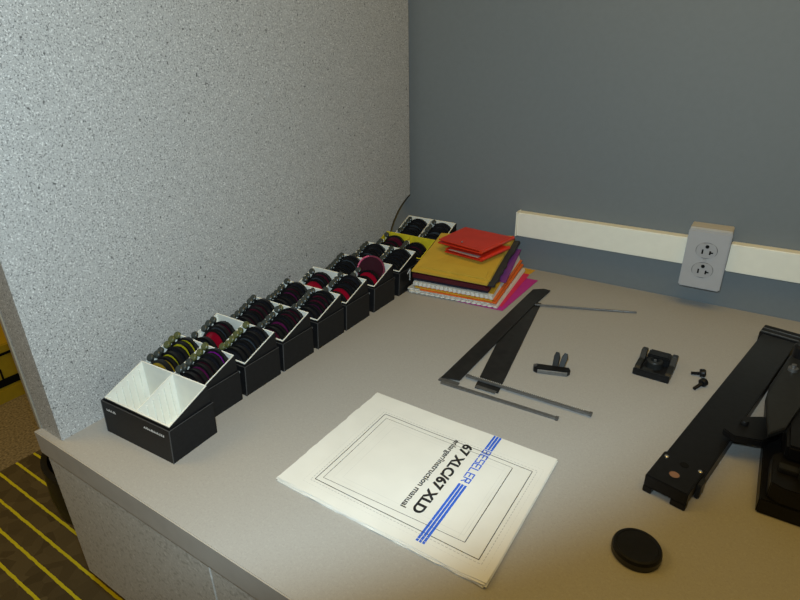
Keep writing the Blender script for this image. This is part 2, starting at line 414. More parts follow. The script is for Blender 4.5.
CN = dict(dark='black', maroon='maroon', red='bright red', yellow='yellow', amber='amber', purple='purple', plum='plum', grey='dark grey', pink='pink')

def lens_filter(bx, by, sc, bay, j, colour, boxdesc, tilt=18, lift=0.0, y=None, knob='knob', dx=0.0, yaw=0.0, angle=0.0):
    y = 0.0135+j*0.0098 if y is None else y
    cx = (-0.0331 if bay == 0 else 0.0331)+dx
    z = max(rimz(y)-0.0225+lift, 0.0358)*sc
    f = thing('round_filter', '%s round filter in the %s slot of the %s bay of the %s' % (CN[colour], ORD[j], 'wall-side' if bay == 0 else 'outer', boxdesc),
              'filter', (bx+cx, by+y, D+z), 0, 'round filters in the black boxes')
    f.rotation_euler = (math.radians(-tilt), math.radians(angle), yaw)
    link('ring', FM['ring'], f); link('lens', FM[colour], f); h = link('handle', FM['handle'], f); link('knob', FM[knob], h)
    return f

BXC = -0.6548
def storage_box(k, x, y, scale_z=1.0, liner='liner', rz=0.0, label=None):
    b = thing('storage_box', label, 'box', (x, y, D), rz, 'black storage boxes in a row along the partition')
    b.scale = (1, 1, scale_z)
    t = link('tray', BM_['tray'], b); link('tray_edge', BM_['tray_edge'], t); link('printed_mark', BM_['printed_mark'], t)['kind'] = 'stuff'
    link('sleeve', BM_['sleeve'], b)
    l = link('liner', BM_[liner], b); link('slot_ribs', BM_['slot_ribs'], l)['kind'] = 'stuff'
    return b

boxes = [  # y, x, left colours, right colours, description, extra
    (0.302, BXC+0.033, [], [], 'empty front box', 'empty black storage box with two cream bays at the front of the row'),
    (0.379, BXC, ['amber', 'amber', 'yellow', 'dark', 'yellow', 'yellow'], ['dark', 'maroon', 'plum', 'maroon', 'dark', 'purple'], 'second box', 'black storage box of yellow and purple filters, behind the empty front box'),
    (0.461, BXC, ['dark', None, 'red', 'grey', 'maroon', None], ['dark', 'dark', 'dark', 'grey', 'dark', 'dark'], 'third box', 'third black storage box from the front, one red filter in its wall-side bay'),
    (0.542, BXC, ['dark', 'maroon', 'dark', 'maroon', 'maroon', 'dark'], ['maroon', 'dark', 'plum', 'dark', 'maroon', 'maroon'], 'fourth box', 'fourth black storage box from the front, full of maroon filters'),
    (0.627, BXC, ['dark', 'dark', 'dark', 'plum', 'maroon', 'dark'], ['dark', 'dark', 'plum', 'maroon', 'maroon', 'dark'], 'fifth box', 'fifth black storage box from the front, full of dark and plum filters'),
    (0.707, BXC, [None, None, 'red', 'grey', 'maroon', None], ['dark', None, 'red', 'dark', 'maroon', 'dark'], 'sixth box', 'sixth black storage box from the front, a bright red filter in each bay'),
    (0.796, BXC, ['dark', 'dark', 'dark', 'dark', 'grey', 'dark'], ['dark', None, 'red', None, None, None], 'seventh box', 'seventh black storage box from the front, a filter with a painted pink highlight leaning out of it'),
    (0.886, BXC, ['dark', 'dark', 'grey', 'dark', 'dark', 'dark'], ['dark', 'grey', 'dark', 'dark', 'dark', 'dark'], 'eighth box', 'eighth black storage box with a white numeral one on its side'),
    (0.972, BXC, ['dark', 'dark', 'maroon', None, 'maroon', None], ['dark', 'dark', 'maroon', 'dark', None, None], 'yellow-lined box', 'black storage box with a bright yellow lining beside the stack of envelopes'),
    (1.070, BXC, ['dark', 'dark', 'dark', 'grey', 'dark', 'dark'], ['dark', 'dark', 'grey', 'dark', 'dark', 'dark'], 'last box', 'last black storage box of the row, against the slate wall'),
]
for k, (y, x, L, Rr, bd, lab) in enumerate(boxes):
    sc = 1.17 if k == 9 else 1.0
    b = storage_box(k, x, y, sc, 'yliner' if k == 8 else 'liner', label=lab, rz=math.radians(2.5) if k == 0 else 0.0)
    for bay, lst in ((0, L), (1, Rr)):
        for j, c in enumerate(lst):
            if c is None: continue
            rr = random.Random(k*100+bay*20+j)
            kn = 'knobo' if (k == 2 and bay == 1) or (j == len(lst)-1 and k in (1, 3) and bay == 1) or (k == 1 and j > 2) else 'knob'
            lens_filter(x, y, sc, bay, j, c, bd, tilt=rr.uniform(10, 14), lift=rr.uniform(-0.001, 0.001), knob=kn, angle=rr.uniform(-6, 6), dx=rr.uniform(-0.0008, 0.0008))
    if k == 7:
        p = MB()   # hand-drawn numeral 1 on the outer side
        xs = BW+0.0001
        def sq(y0, z0, y1, z1, wd=0.0032):
            a = Vector((0, y0, z0)); bb = Vector((0, y1, z1)); t = (bb-a).normalized(); n = Vector((0, -t.z, t.y))*wd/2
            pts = [a+n, a-n, bb-n, bb+n]
            # the side leans out: x follows the height
            p.hexa([(BB+0.0020*min(1, q.z/0.046)+0.0002, q.y, q.z) for q in pts], [(BB+0.0020*min(1, q.z/0.046)+0.0005, q.y, q.z) for q in pts])
        sq(0.042, 0.022, 0.042, 0.048); sq(0.042, 0.048, 0.032, 0.040)
        p.build('numeral_one', mat('mark_white', (0.8, 0.8, 0.8)), b)
# the filter that leans out of the seventh box, with a painted pink rim highlight
pf = thing('round_filter', 'large round filter with a painted pink highlight on its rim leaning out of the seventh box', 'filter', (BXC+0.030, 0.796+0.048, D+0.066), 0, 'round filters in the black boxes')
pf.rotation_euler = (math.radians(-24), math.radians(12), math.radians(8))
MB().ring(0.0300, 0.0270, -0.0016, 0.0016, 32, RY90).build('ring', mat('deep_rose_ring', (0.16, 0.018, 0.045), 0.35), pf, smooth=True)
MB().lathe([(0.0272, -0.0008), (0.0272, 0.0008)], 32, RY90).build('lens', mat('deep_maroon_glass', (0.03, 0.004, 0.010), 0.3, spec=0.25), pf)
MB().tube([(0.0292*math.cos(math.radians(a)), -0.0022, 0.0292*math.sin(math.radians(a))) for a in range(118, 196, 6)], 0.0016, 8).build('pink_highlight', mat('pink_highlight', (0.62, 0.10, 0.20), 0.4), pf)

# ------------------------------------------------------------------ instruction manual
BX, BY = -0.421, 0.568            # u runs towards the camera (-Y), v to the right (+X)
BKW, BKH = 0.213, 0.282
man = thing('instruction_manual', 'white enlarger instruction manual with blue stripes lying open-side left on the desk', 'booklet', (BX, BY, D))
man['label'] = 'white printed enlarger instruction manual with a blue stripe lying on the desk'
def hgt(u, v):
    h = 0.0042 + 0.0004*math.sin(v*40)*math.sin(u*30+1)
    e = max(0, 0.04-v)/0.04; h += 0.0022*e*e*(0.4+0.6*u/BKW)            # curled foot of the sheets
    e = max(0, (u-BKW+0.03))/0.03*max(0, (v-BKH+0.03))/0.03; h += 0.003*e
    return h
def uvp(u, v, dz=0.0): return Vector((v, -u, hgt(u, v)+dz))
def sheet(u0, u1, v0, v1, zoff, th, name, jag=0.0, seed=1):
    s = MB(); nu, nv = 24, 30; rnd = random.Random(seed)
    top = []; bot = []
    ju = [rnd.uniform(-jag, jag) for _ in range(nv+1)]; jv = [rnd.uniform(-jag, jag) for _ in range(nu+1)]
    for i in range(nu+1):
        ra, rb = [], []
        for j in range(nv+1):
            u = u0+(u1-u0)*i/nu; v = v0+(v1-v0)*j/nv
            uu, vv = u, v
            if i == nu: uu += ju[j]
            if j == 0: vv += jv[i]
            z = (hgt(u, v))*zoff
            ra.append(s.bm.verts.new((vv, -uu, z))); rb.append(s.bm.verts.new((vv, -uu, z-th)))
        top.append(ra); bot.append(rb)
    for i in range(nu):
        for j in range(nv):
            s.bm.faces.new((top[i][j], top[i+1][j], top[i+1][j+1], top[i][j+1]))
            s.bm.faces.new((bot[i][j], bot[i][j+1], bot[i+1][j+1], bot[i+1][j]))
    for i in range(nu):
        for j in (0, nv): s.bm.faces.new((top[i][j], top[i+1][j], bot[i+1][j], bot[i][j]))
    for j in range(nv):
        for i in (0, nu): s.bm.faces.new((top[i][j], top[i][j+1], bot[i][j+1], bot[i][j]))
    return s.build(name, M_PAPER, man, smooth=True)
cover = sheet(0.0, BKW, 0.003, BKH, 1.0, 0.00045, 'cover', 0.0006, 2)
sheet(-0.001, BKW+0.001, 0.002, BKH-0.001, 0.80, 0.0005, 'page', 0.0012, 3)
sheet(0.001, BKW+0.002, 0.001, BKH+0.001, 0.58, 0.0005, 'page', 0.0010, 4)
sheet(0.0, BKW+0.002, 0.003, BKH-0.002, 0.36, 0.0013, 'page', 0.0008, 5)
MB().box(0.004, BKH-0.004, -BKW, -0.002, 0.0, 0.0010).build('page', M_PAPER, man)

def strokes(name, segs, material, wd=0.0006, dz=0.00012):
    s = MB()
    for (ua, va), (ub, vb), *ww in segs:
        wq = ww[0] if ww else wd
        n = max(1, int(math.hypot(ub-ua, vb-va)/0.006))
        L = math.hypot(ub-ua, vb-va); du, dv = (ub-ua)/L, (vb-va)/L
        nu_, nv_ = -dv*wq/2, du*wq/2
        row = []
        for i in range(n+1):
            u = ua+(ub-ua)*i/n; v = va+(vb-va)*i/n
            row.append((s.bm.verts.new(uvp(u+nu_, v+nv_, dz)), s.bm.verts.new(uvp(u-nu_, v-nv_, dz))))
        for a, b in zip(row, row[1:]): s.bm.faces.new((a[0], a[1], b[1], b[0]))
    return s.build(name, material, cover)
def rect(u0, u1, v0, v1, wq): return [((u0, v0), (u1, v0), wq), ((u1, v0), (u1, v1), wq), ((u1, v1), (u0, v1), wq), ((u0, v1), (u0, v0), wq)]
def dashed(segs, L=0.003, g=0.0016):
    out = []
    for a, b, wq in segs:
        n = int(math.hypot(b[0]-a[0], b[1]-a[1])/(L+g))
        for i in range(n):
            t0 = i/n; t1 = t0+L/(L+g)/n
            out.append(((a[0]+(b[0]-a[0])*t0, a[1]+(b[1]-a[1])*t0), (a[0]+(b[0]-a[0])*t1, a[1]+(b[1]-a[1])*t1), wq))
    return out
strokes('ink_frame', rect(0.038, 0.190, 0.043, 0.263, 0.0009), M_INK)
strokes('ink_frame', dashed(rect(0.034, 0.194, 0.039, 0.268, 0.0007)), M_INKG)
strokes('ink_frame', [((0.046, 0.240), (0.178, 0.241), 0.0009), ((0.045, 0.050), (0.045, 0.240), 0.0005), ((0.183, 0.050), (0.178, 0.241), 0.0006), ((0.045, 0.050), (0.183, 0.050), 0.0006)], M_INK)
strokes('ink_frame', rect(0.056, 0.170, 0.070, 0.236, 0.0005), M_INKL)
strokes('ink_frame', rect(0.050, 0.176, 0.060, 0.232, 0.0004), M_INKL)
strokes('ink_frame', dashed(rect(0.028, 0.200, 0.032, 0.274, 0.0006)), M_INKL)
for a, b in ((0.0005, 0.0315), (0.103, 0.2035)):
    for v in (0.1965, 0.2005, 0.2045):
        strokes('blue_stripe', [((a, v), (b, v), 0.0030)], M_BLUE)

def text_mesh(txt, u0, u1, v0, v1, material, bold=0.0, name='lettering'):
    cu = bpy.data.curves.new('t', 'FONT'); cu.body = txt; cu.size = 1.0; cu.offset = bold; cu.fill_mode = 'FRONT' if hasattr(cu, 'fill_mode') else cu.fill_mode
    o = bpy.data.objects.new('t', cu); COL.objects.link(o)
    dg = bpy.context.evaluated_depsgraph_get(); me = bpy.data.meshes.new_from_object(o.evaluated_get(dg))
    bpy.data.objects.remove(o); bpy.data.curves.remove(cu)
    xs = [v.co.x for v in me.vertices]; a, b = min(xs), max(xs)
    cap = 0.70
    for v in me.vertices:
        u = u0+(v.co.x-a)/(b-a)*(u1-u0); vv = v0+v.co.y/cap*(v1-v0)
        v.co = uvp(u, vv, 0.00016)
    me.materials.clear(); me.materials.append(material)
    return link(name, me, cover)
for q_ in (-0.0003, 0.0003): text_mesh('67 XLC/67 XLD', 0.036+q_, 0.170+q_, 0.169, 0.1820, M_INK, 0.030)
text_mesh('enlarger/instruction manual', 0.035, 0.171, 0.1545, 0.1620, M_INK, 0.022)
# striped square-cut maker's lettering between the blue stripes
GL = {'B': [[(0, 0), (0, 1), (.9, 1), (.9, .55), (0, .5)], [(.9, .45), (.9, 0), (0, 0)]],
      'E': [[(1, 1), (0, 1), (0, 0), (1, 0)], [(0, .5), (.85, .5)]],
      'S': [[(1, 1), (0, 1), (0, .5), (1, .5), (1, 0), (0, 0)]],
      'L': [[(0, 1), (0, 0), (1, 0)]],
      'R': [[(0, 0), (0, 1), (.95, 1), (.95, .5), (0, .5)], [(.4, .5), (1, 0)]]}
sg = []
word = 'BESELER'; u0, u1, v0, v1 = 0.0335, 0.1005, 0.1955, 0.2055
cw = (u1-u0)/len(word)
for i, ch in enumerate(word):
    for pl in GL[ch]:
        for (xa, ya), (xb, yb) in zip(pl, pl[1:]):
            A = (u0+i*cw+xa*cw*0.74, v0+ya*(v1-v0)); B = (u0+i*cw+xb*cw*0.74, v0+yb*(v1-v0))
            L = math.hypot(B[0]-A[0], B[1]-A[1]); e = 0.0006
            du, dv = (B[0]-A[0])/L*e, (B[1]-A[1])/L*e
            sg.append(((A[0]-du, A[1]-dv), (B[0]+du, B[1]+dv), 0.0017))
strokes('blue_lettering', sg, M_BLUE)

# ------------------------------------------------------------------ stack of envelopes and sheets
Q0 = [Vector((-0.577, 0.918, 0.0024)), Vector((-0.388, 0.940, 0.0024)), Vector((-0.414, 1.150, 0.0024)), Vector((-0.582, 1.125, 0.0024))]
Q1 = [Vector((-0.566, 0.910, 0.0600)), Vector((-0.404, 0.920, 0.0600)), Vector((-0.446, 1.150, 0.0800)), Vector((-0.594, 1.075, 0.0840))]
def layer(t): return [a.lerp(b, t) for a, b in zip(Q0, Q1)]
def slab(name, label, cat, t0, t1, material, off=(0, 0, 0, 0), dx=0.0, dy=0.0, serr=0.0, n=26, ragged=0.0, bow=0.0):
    """off: growth of front, right, back, left edges in metres"""
    lo, hi = layer(t0), layer(t1)
    f, r, b, l = off
    def grow(q):
        c = [v.copy() for v in q]
        c[0] += Vector((-l, -f, 0)); c[1] += Vector((r, -f, 0)); c[2] += Vector((r, b, 0)); c[3] += Vector((-l, b, 0))
        return [v+Vector((dx, dy, 0)) for v in c]
    lo, hi = grow(lo), grow(hi)
    org = sum(lo, Vector())/4; org.z = min(v.z for v in lo)
    rnd = random.Random(int(t0*1000)+7)
    mb = MB()
    def edge(q, zz):
        pts = []
        sides = [(q[0], q[1], serr), (q[1], q[2], ragged), (q[2], q[3], 0), (q[3], q[0], 0)]
        for a, bb, amp in sides:
            k = n if amp else 1
            nrm = Vector(((bb-a).y, -(bb-a).x, 0)).normalized()
            for i in range(k):
                pnt = a.lerp(bb, i/k)
                if amp and i: pnt = pnt + nrm*amp*((1 if i % 2 else -1) if amp == serr else jit[i])
                pts.append(pnt-org)
        return pts
    jit = [rnd.uniform(-1, 1) for _ in range(n+1)]
    mb.hexa(edge(lo, 0), edge(hi, 1))
    o = mb.build(name, material, None, (org.x, org.y, D+org.z))
    return tag(o, label, cat, 'stack of envelopes and sheets by the wall')
PA = lambda n, c, **k: mat(n, c, 0.6, var=0.05, scale=40, spec=0.25, **k)
M_MAG = PA('magenta_sheet', (0.46, 0.030, 0.27)); M_ROSE = PA('rose_sheet', (0.62, 0.03, 0.10)); M_YEL = PA('mustard_paper', (0.54, 0.36, 0.045))
M_ORG = PA('orange_sheet', (0.75, 0.16, 0.03)); M_GLA = PA('glassine', (0.72, 0.69, 0.62)); M_MAR = PA('maroon_card', (0.085, 0.010, 0.016)); M_NAV = PA('navy_card', (0.018, 0.018, 0.035))
M_CHA = PA('charcoal_card', (0.035, 0.035, 0.038)); M_AMB = PA('amber_sheet', (0.66, 0.36, 0.03)); M_RED = mat('red_plastic', (0.58, 0.035, 0.012), 0.28, var=0.08, scale=30)
M_RED2 = mat('red_plastic_deep', (0.60, 0.03, 0.012), 0.3, var=0.08, scale=30); M_LBL = mat('grey_label', (0.36, 0.30, 0.30), 0.6); M_PUR = PA('purple_sheet', (0.20, 0.05, 0.26))

def flat(name, label, cat, pts, z0, z1, material):
    o = sum((Vector((x, y, 0)) for x, y in pts), Vector())/len(pts)
    ob = MB().prism([(x-o.x, y-o.y) for x, y in pts], 0, z1-z0).build(name, material, None, (o.x, o.y, D+z0))
    return tag(ob, label, cat, 'stack of envelopes and sheets by the wall')
flat('colour_sheet', 'mustard sheet poking out behind the stack towards the wall', 'sheet', [(-0.47, 1.06), (-0.405, 1.06), (-0.392, 1.168), (-0.462, 1.171)], 0.0, 0.0006, M_AMB)
flat('colour_sheet', 'magenta sheet flat on the desk sticking out right of the stack', 'sheet', [(-0.47, 0.925), (-0.372, 0.932), (-0.366, 1.113), (-0.465, 1.110)], 0.0007, 0.0014, M_MAG)
flat('colour_sheet', 'rose red sheet on top of the magenta sheet under the stack', 'sheet', [(-0.47, 0.94), (-0.380, 0.948), (-0.394, 1.135), (-0.47, 1.130)], 0.0015, 0.0022, M_ROSE)
slab('glassine_sleeve', 'lowest white pinked-edge sleeve in the envelope stack', 'sleeve', 0.0, 0.075, M_GLA, (0.006, 0.004, 0.0, 0.0), dx=0.0, serr=0.0016, n=34)
slab('glassine_sleeve', 'white pinked-edge sleeve sticking out left, second from the bottom of the stack', 'sleeve', 0.085, 0.15, M_GLA, (0.003, -0.012, -0.01, 0.006), serr=0.0016, n=30)
slab('orange_envelope', 'thin bright orange red envelope low in the stack', 'envelope', 0.16, 0.20, M_ORG, (0.004, 0.004, 0.0, -0.024))
slab('amber_envelope', 'amber yellow envelope between the white sleeves of the stack', 'envelope', 0.21, 0.27, M_AMB, (0.002, -0.004, 0.004, -0.010))
slab('orange_envelope', 'orange envelope just under the thick white sleeve', 'envelope', 0.275, 0.31, M_ORG, (-0.001, 0.003, 0.002, -0.016))
slab('glassine_sleeve', 'thick white pinked-edge sleeve in the middle of the stack', 'sleeve', 0.32, 0.47, M_GLA, (0.003, 0.0, 0.0, -0.006), serr=0.0014, n=36)
slab('amber_envelope', 'narrow amber envelope on the thick white sleeve, showing on the right', 'envelope', 0.475, 0.50, M_AMB, (-0.006, 0.001, 0.0, -0.01))
slab('navy_folder', 'navy blue card folder under the maroon folder', 'folder', 0.51, 0.575, M_NAV, (-0.001, -0.008, -0.01, -0.004))
slab('purple_sheet', 'purple sheet showing at the back right of the stack', 'sheet', 0.58, 0.605, M_PUR, (-0.06, 0.006, 0.008, -0.02))
slab('maroon_folder', 'thick dark maroon folder under the mustard envelopes', 'folder', 0.61, 0.74, M_MAR, (0.0, -0.003, -0.004, -0.001))
slab('maroon_folder', 'thin maroon folder lying on the thick maroon folder', 'folder', 0.75, 0.80, M_MAR, (0.002, -0.006, -0.006, -0.002))
slab('charcoal_card', 'ragged charcoal cards sticking out right below the mustard envelopes', 'card', 0.81, 0.870, M_CHA, (-0.004, 0.011, 0.004, -0.01), ragged=0.004, n=14)
slab('mustard_envelope', 'lower of the two mustard envelopes topping the stack', 'envelope', 0.875, 0.93, M_YEL, (0.003, 0.0, 0.0, 0.001))
env = slab('mustard_envelope', 'uppermost mustard envelope with a folded flap under the red sleeves', 'envelope', 0.94, 1.0, M_YEL, (-0.012, 0.001, 0.002, -0.002))
fp = MB()
lo = [Vector((-0.555, 0.923, 0.0603)), Vector((-0.412, 0.932, 0.0603)), Vector((-0.420, 0.962, 0.0640)), Vector((-0.561, 0.957, 0.0645))]
fp.hexa([v-Vector(env.location)+Vector((0, 0, D)) for v in lo], [v-Vector(env.location)+Vector((0, 0, D+0.0012)) for v in lo])
fp.build('flap', M_YEL, env)

# two red plastic sleeves on top
def red_sleeve(name, label, px, z, th, lift, material):
    """px: left, back, right, front corner pixels"""
    c = [pix(x, y, z+dz) for (x, y), dz in zip(px, lift)]
    c = [c[0], c[3], c[2], c[1]]
    o = sum(c, Vector())/4; o.z = z
    s = thing(name, label, 'sleeve', (o.x, o.y, D+z), 0, 'red sleeves on the envelope stack')
    q = [v-o for v in c]
    MB().hexa([v+Vector((0, 0, 0)) for v in q], [v+Vector((0, 0, th*0.3)) for v in q]).build('bottom_leaf', M_RED2, s)
    q2 = [q[0]*0.98+Vector((0, 0, th*0.9)), q[1]*0.98+Vector((0, 0, th*0.55)), q[2]*0.98+Vector((0, 0, th*0.55)), q[3]*0.98+Vector((0, 0, th*0.9))]
    MB().hexa(q2, [v+Vector((0, 0, th*0.22)) for v in q2]).build('top_leaf', material, s)
    sp = [q[1].lerp(q[2], i/6)+Vector((0, 0, th*0.5)) for i in range(7)]
    MB().tube(sp, th*0.55, 10).build('fold', material, s, smooth=True)
    return s, q
s1, q1 = red_sleeve('red_sleeve', 'lower red plastic sleeve with a grey label strip on the mustard envelope', [(444.5, 252), (470, 241), (509, 249), (481, 261.5)], 0.0790, 0.007, (-0.006, 0.002, 0.002, -0.006), M_RED2)
a, b2 = q1[0].lerp(q1[1], 0.12), q1[0].lerp(q1[1], 0.92)
nrm = Vector(((b2-a).y, -(b2-a).x, 0)).normalized()*0.0006
inn = -nrm.normalized()*0.010
MB().hexa([a+Vector((0, 0, 0.0075))+nrm, b2+Vector((0, 0, 0.0062))+nrm, b2+inn+Vector((0, 0, 0.0062)), a+inn+Vector((0, 0, 0.0075))],
          [a+Vector((0, 0, 0.0081))+nrm, b2+Vector((0, 0, 0.0068))+nrm, b2+inn+Vector((0, 0, 0.0068)), a+inn+Vector((0, 0, 0.0081))]).build('label_strip', M_LBL, s1)
s2, q2 = red_sleeve('red_sleeve', 'upper red plastic sleeve, the larger one on top of the stack', [(438, 243), (465, 230.5), (513, 239.5), (481, 254)], 0.0890, 0.008, (0, 0.002, 0.002, 0), M_RED)
cpt = q2[0].lerp(q2[1], 0.45)*0.7+Vector((0, 0, 0.0092))
MB().lathe([(0.0022, 0), (0.0018, 0.0008)], 12, Matrix.Translation(cpt)).build('rivet', M_BRIGHT, s2)

# ------------------------------------------------------------------ straps and rods
def strap(name, label, poly, z0, th):
    o = Vector((poly[0][0], poly[0][1], 0))
    ob = thing(name, label, 'strip', (o.x, o.y, D+z0), 0, 'black flat strips crossing on the desk')
    MB().prism([(x-o.x, y-o.y) for x, y in poly], 0, th).build('blade', M_STRAP, ob, bevel=0.0003, seg=1)
    return ob
s = strap('flat_strip', 'longer black flat strip lying over the other, its tip near the magenta sheet', [(-0.357, 0.657), (-0.328, 0.664), (-0.327, 0.962), (-0.322, 1.068), (-0.337, 1.070), (-0.356, 1.055)], 0.0026, 0.0018)
MB().box(-0.002, 0.031, -0.006, 0.003, -0.0026, -0.0001).build('end_foot', M_STEELD, s)
s = strap('flat_strip', 'shorter black flat strip slanting beneath the longer one', [(-0.301, 0.662), (-0.264, 0.667), (-0.318, 1.003), (-0.330, 1.000), (-0.346, 0.900)], 0.0, 0.0022)
MB().box(0.001, 0.034, -0.001, 0.006, 0.0022, 0.0030).build('end_plate', M_STEELD, s)

def bar(name, label, a, b, z0, wd, th, material, ticks=0):
    a, b = Vector((*a, 0)), Vector((*b, 0)); L = (b-a).length
    o = thing(name, label, 'rod', (a.x, a.y, D+z0), math.atan2((b-a).y, (b-a).x), 'metal rods beside the black strips')
    MB().box(0, L, -wd/2, wd/2, 0, th).build('bar', material, o, bevel=0.0006)
    if ticks:
        t = MB()
        for i in range(ticks):
            x = 0.01+i*(L-0.02)/ticks; t.box(x, x+0.0007, wd/2-0.0024, wd/2-0.0003, th, th+0.00015)
        t.build('scale_marks', M_INKL, o)
    MB().box(L-0.004, L, -wd/2-0.0003, wd/2+0.0003, 0.0, th+0.0004).build('end_cap', M_STEELD, o)
    return o
bar('metal_bar', 'grey flat metal bar nearest the manual, under the ends of the black strips', (-0.352, 0.6475), (-0.166, 0.6520), 0.0, 0.0062, 0.0035, M_STEEL)
bar('metal_bar', 'grey flat metal bar with fine scale marks crossing the shorter black strip', (-0.325, 0.6810), (-0.128, 0.6825), 0.0031, 0.0062, 0.0035, M_STEEL, ticks=60)
# threaded rod
A, B = Vector((-0.325, 0.985, 0)), Vector((-0.152, 1.055, 0)); L = (B-A).length
th = thing('threaded_rod', 'thin silvery threaded rod pointing right from the strip tips to the wall side', 'rod', (A.x, A.y, D+0.0046), math.atan2((B-A).y, (B-A).x), 'metal rods beside the black strips')
n = 110
MB().tube([(L*i/n, 0, 0) for i in range(n+1)], 0.002, 8, rads=[0.0023 if i % 2 else 0.0017 for i in range(n+1)]).build('thread', M_STEEL, th)
MB().tube([(L, 0, 0), (L+0.006, 0, 0)], 0.0021, 8).build('tip', M_STEEL, th)
th.rotation_euler = (0, 0.0135, th.rotation_euler[2])

# ------------------------------------------------------------------ small hardware on the desk
# clamp: a ridged body with two prongs
ck = thing('small_clamp', 'small black clamp with two upright prongs lying right of the strips', 'clamp', (-0.216, 0.768, D), math.radians(18))
MB().prism([(-0.028, -0.006), (-0.024, -0.009), (0.024, -0.009), (0.029, -0.003), (0.027, 0.005), (-0.025, 0.007), (-0.029, 0.002)], 0.0, 0.009).build('body', M_METB, ck, bevel=0.0008)
MB().box(-0.022, 0.024, -0.0102, -0.0088, 0.001, 0.0075).build('steel_plate', M_STEEL, ck, bevel=0.0004, seg=1)
for x, lean in ((0.005, -0.04), (0.0145, 0.14)):
    MB().prism([(-0.0044, 0), (0.0044, 0), (0.0048, 0.018), (0.0020, 0.025), (-0.0026, 0.025), (-0.0046, 0.018)], -0.0022, 0.0022,
               T(x, 0.006, 0.006) @ RZ(-0.3) @ RY(lean) @ RX(math.radians(62))).build('prong', M_METD, ck, bevel=0.0005, seg=1)
MB().lathe([(0.003, 0), (0.003, 0.011)], 12, T(-0.026, -0.001, 0)).build('rivet', M_STEELD, ck)

# bracket
bk = thing('black_bracket', 'black plastic mounting bracket with two ears and a round socket', 'bracket', (-0.076, 0.862, D), math.radians(-2))
MB().box(-0.026, 0.026, -0.030, 0.028, 0.0, 0.004).build('base_plate', M_METB, bk, bevel=0.001)
MB().box(-0.028, 0.026, -0.034, -0.028, 0.0, 0.011).build('front_rib', M_METB, bk, bevel=0.001)
for x in (-0.024, 0.022):
    MB().prism([(-0.030, 0.003), (0.026, 0.003), (0.030, 0.020), (0.016, 0.022), (0.006, 0.011), (-0.020, 0.010)], x-0.0042, x+0.0042, ML).build('ear', M_METD, bk, bevel=0.0008)
MB().lathe([(0.0125, 0.003), (0.0125, 0.014), (0.011, 0.016), (0.007, 0.016), (0.006, 0.006)], 24, T(-0.003, 0.002, 0)).build('socket', M_METD, bk, smooth=True)
MB().prism([(-0.017, 0.008), (0.017, 0.008), (0.017, 0.030), (-0.017, 0.030)], 0.004, 0.020).build('back_block', M_METB, bk, bevel=0.002)
MB().box(-0.016, 0.000, -0.026, -0.016, 0.004, 0.009).build('catch', M_METD, bk, bevel=0.001)
MB().lathe([(0.002, 0.0), (0.002, 0.0165)], 10, T(-0.003, 0.002, 0)).build('pin', M_STEEL, bk)

# two thumb screws
for (ha, ta, lab) in (((703, 374.5), (691, 373.0), 'black thumb screw pointing left, farther of the two'), ((704.5, 383), (694, 388.5), 'black thumb screw pointing down left, nearer of the two')):
    H, Tt = pix(*ha, 0.004), pix(*ta, 0.003)
    d = (H-Tt); L = d.length
    sc_ = thing('thumb_screw', lab+' beside the bracket', 'screw', (Tt.x, Tt.y, D), math.atan2(d.y, d.x), 'thumb screws beside the bracket')
    n = 12
    MB().tube([(L*0.7*i/n, 0, 0.003+0.002*i/n) for i in range(n+1)], 0.0022, 8, rads=[0.0028 if i % 2 else 0.0023 for i in range(n+1)]).build('shank', M_METB, sc_)
    MB().lathe([(0.0056, 0), (0.0066, 0.0015), (0.0066, 0.0065), (0.0050, 0.0085)], 16, T(L*0.70, 0, 0.0060) @ RY(math.pi/2-0.12)).build('head', M_METB, sc_, smooth=True)

# lens cap
cp = thing('lens_cap', 'round black lens cap lying alone near the front of the desk', 'cap', (-0.0245, 0.476, D))
MB().lathe([(0.0235, 0), (0.0243, 0.001), (0.0243, 0.009), (0.0232, 0.0108), (0.0205, 0.0112), (0.0200, 0.0106)], 48).build('shell', M_METB, cp, smooth=True)
MB().ring(0.0246, 0.0240, 0.0015, 0.0075, 48).build('grip_band', M_RUBBER, cp, smooth=True)

# ------------------------------------------------------------------ enlarger arm
ang = math.atan2(0.979, 0.2026)-math.pi/2
arm = thing('enlarger_support', 'long flat black metal support bar with a screw block on its near end', 'enlarger part', (0.004, 0.650, D), ang)
MB().box(-0.0250, 0.0250, -0.040, 0.400, 0.0, 0.019).build('bar', M_METB, arm, bevel=0.0010)
fl_ = MB().box(-0.030, 0.028, 0.400, 0.436, 0.0, 0.021).build('end_flange', M_METB, arm, bevel=0.001)
for y in (0.4045, 0.420):
    MB().box(-0.029, 0.027, y, y+0.0014, 0.021, 0.0218).build('ridge', M_STEEL, fl_)
bl = MB().box(-0.0255, 0.0225, -0.084, -0.026, 0.008, 0.0245).build('end_block', M_METB, arm, bevel=0.0012)
for x0, x1 in ((-0.0255, -0.0155), (0.006, 0.0225)):
    MB().box(x0, x1, -0.0845, -0.075, 0.0, 0.009).build('foot', M_METB, bl, bevel=0.0008)
MB().box(0.0225, 0.0275, -0.055, -0.038, 0.0, 0.020).build('side_lug', M_METD, bl, bevel=0.001)
MB().lathe([(0.0056, 0.0240), (0.0056, 0.0247)], 20, T(-0.0010, -0.062, 0)).build('copper_disc', M_COPPER, bl)
MB().ring(0.0064, 0.0056, 0.0240, 0.0250, 20, T(-0.0010, -0.062, 0)).build('hole_rim', M_METD, bl)
MB().lathe([(0.0050, 0.0240), (0.0050, 0.0249)], 18, T(0.0015, -0.0375, 0)).build('hole', M_SLOT, bl)
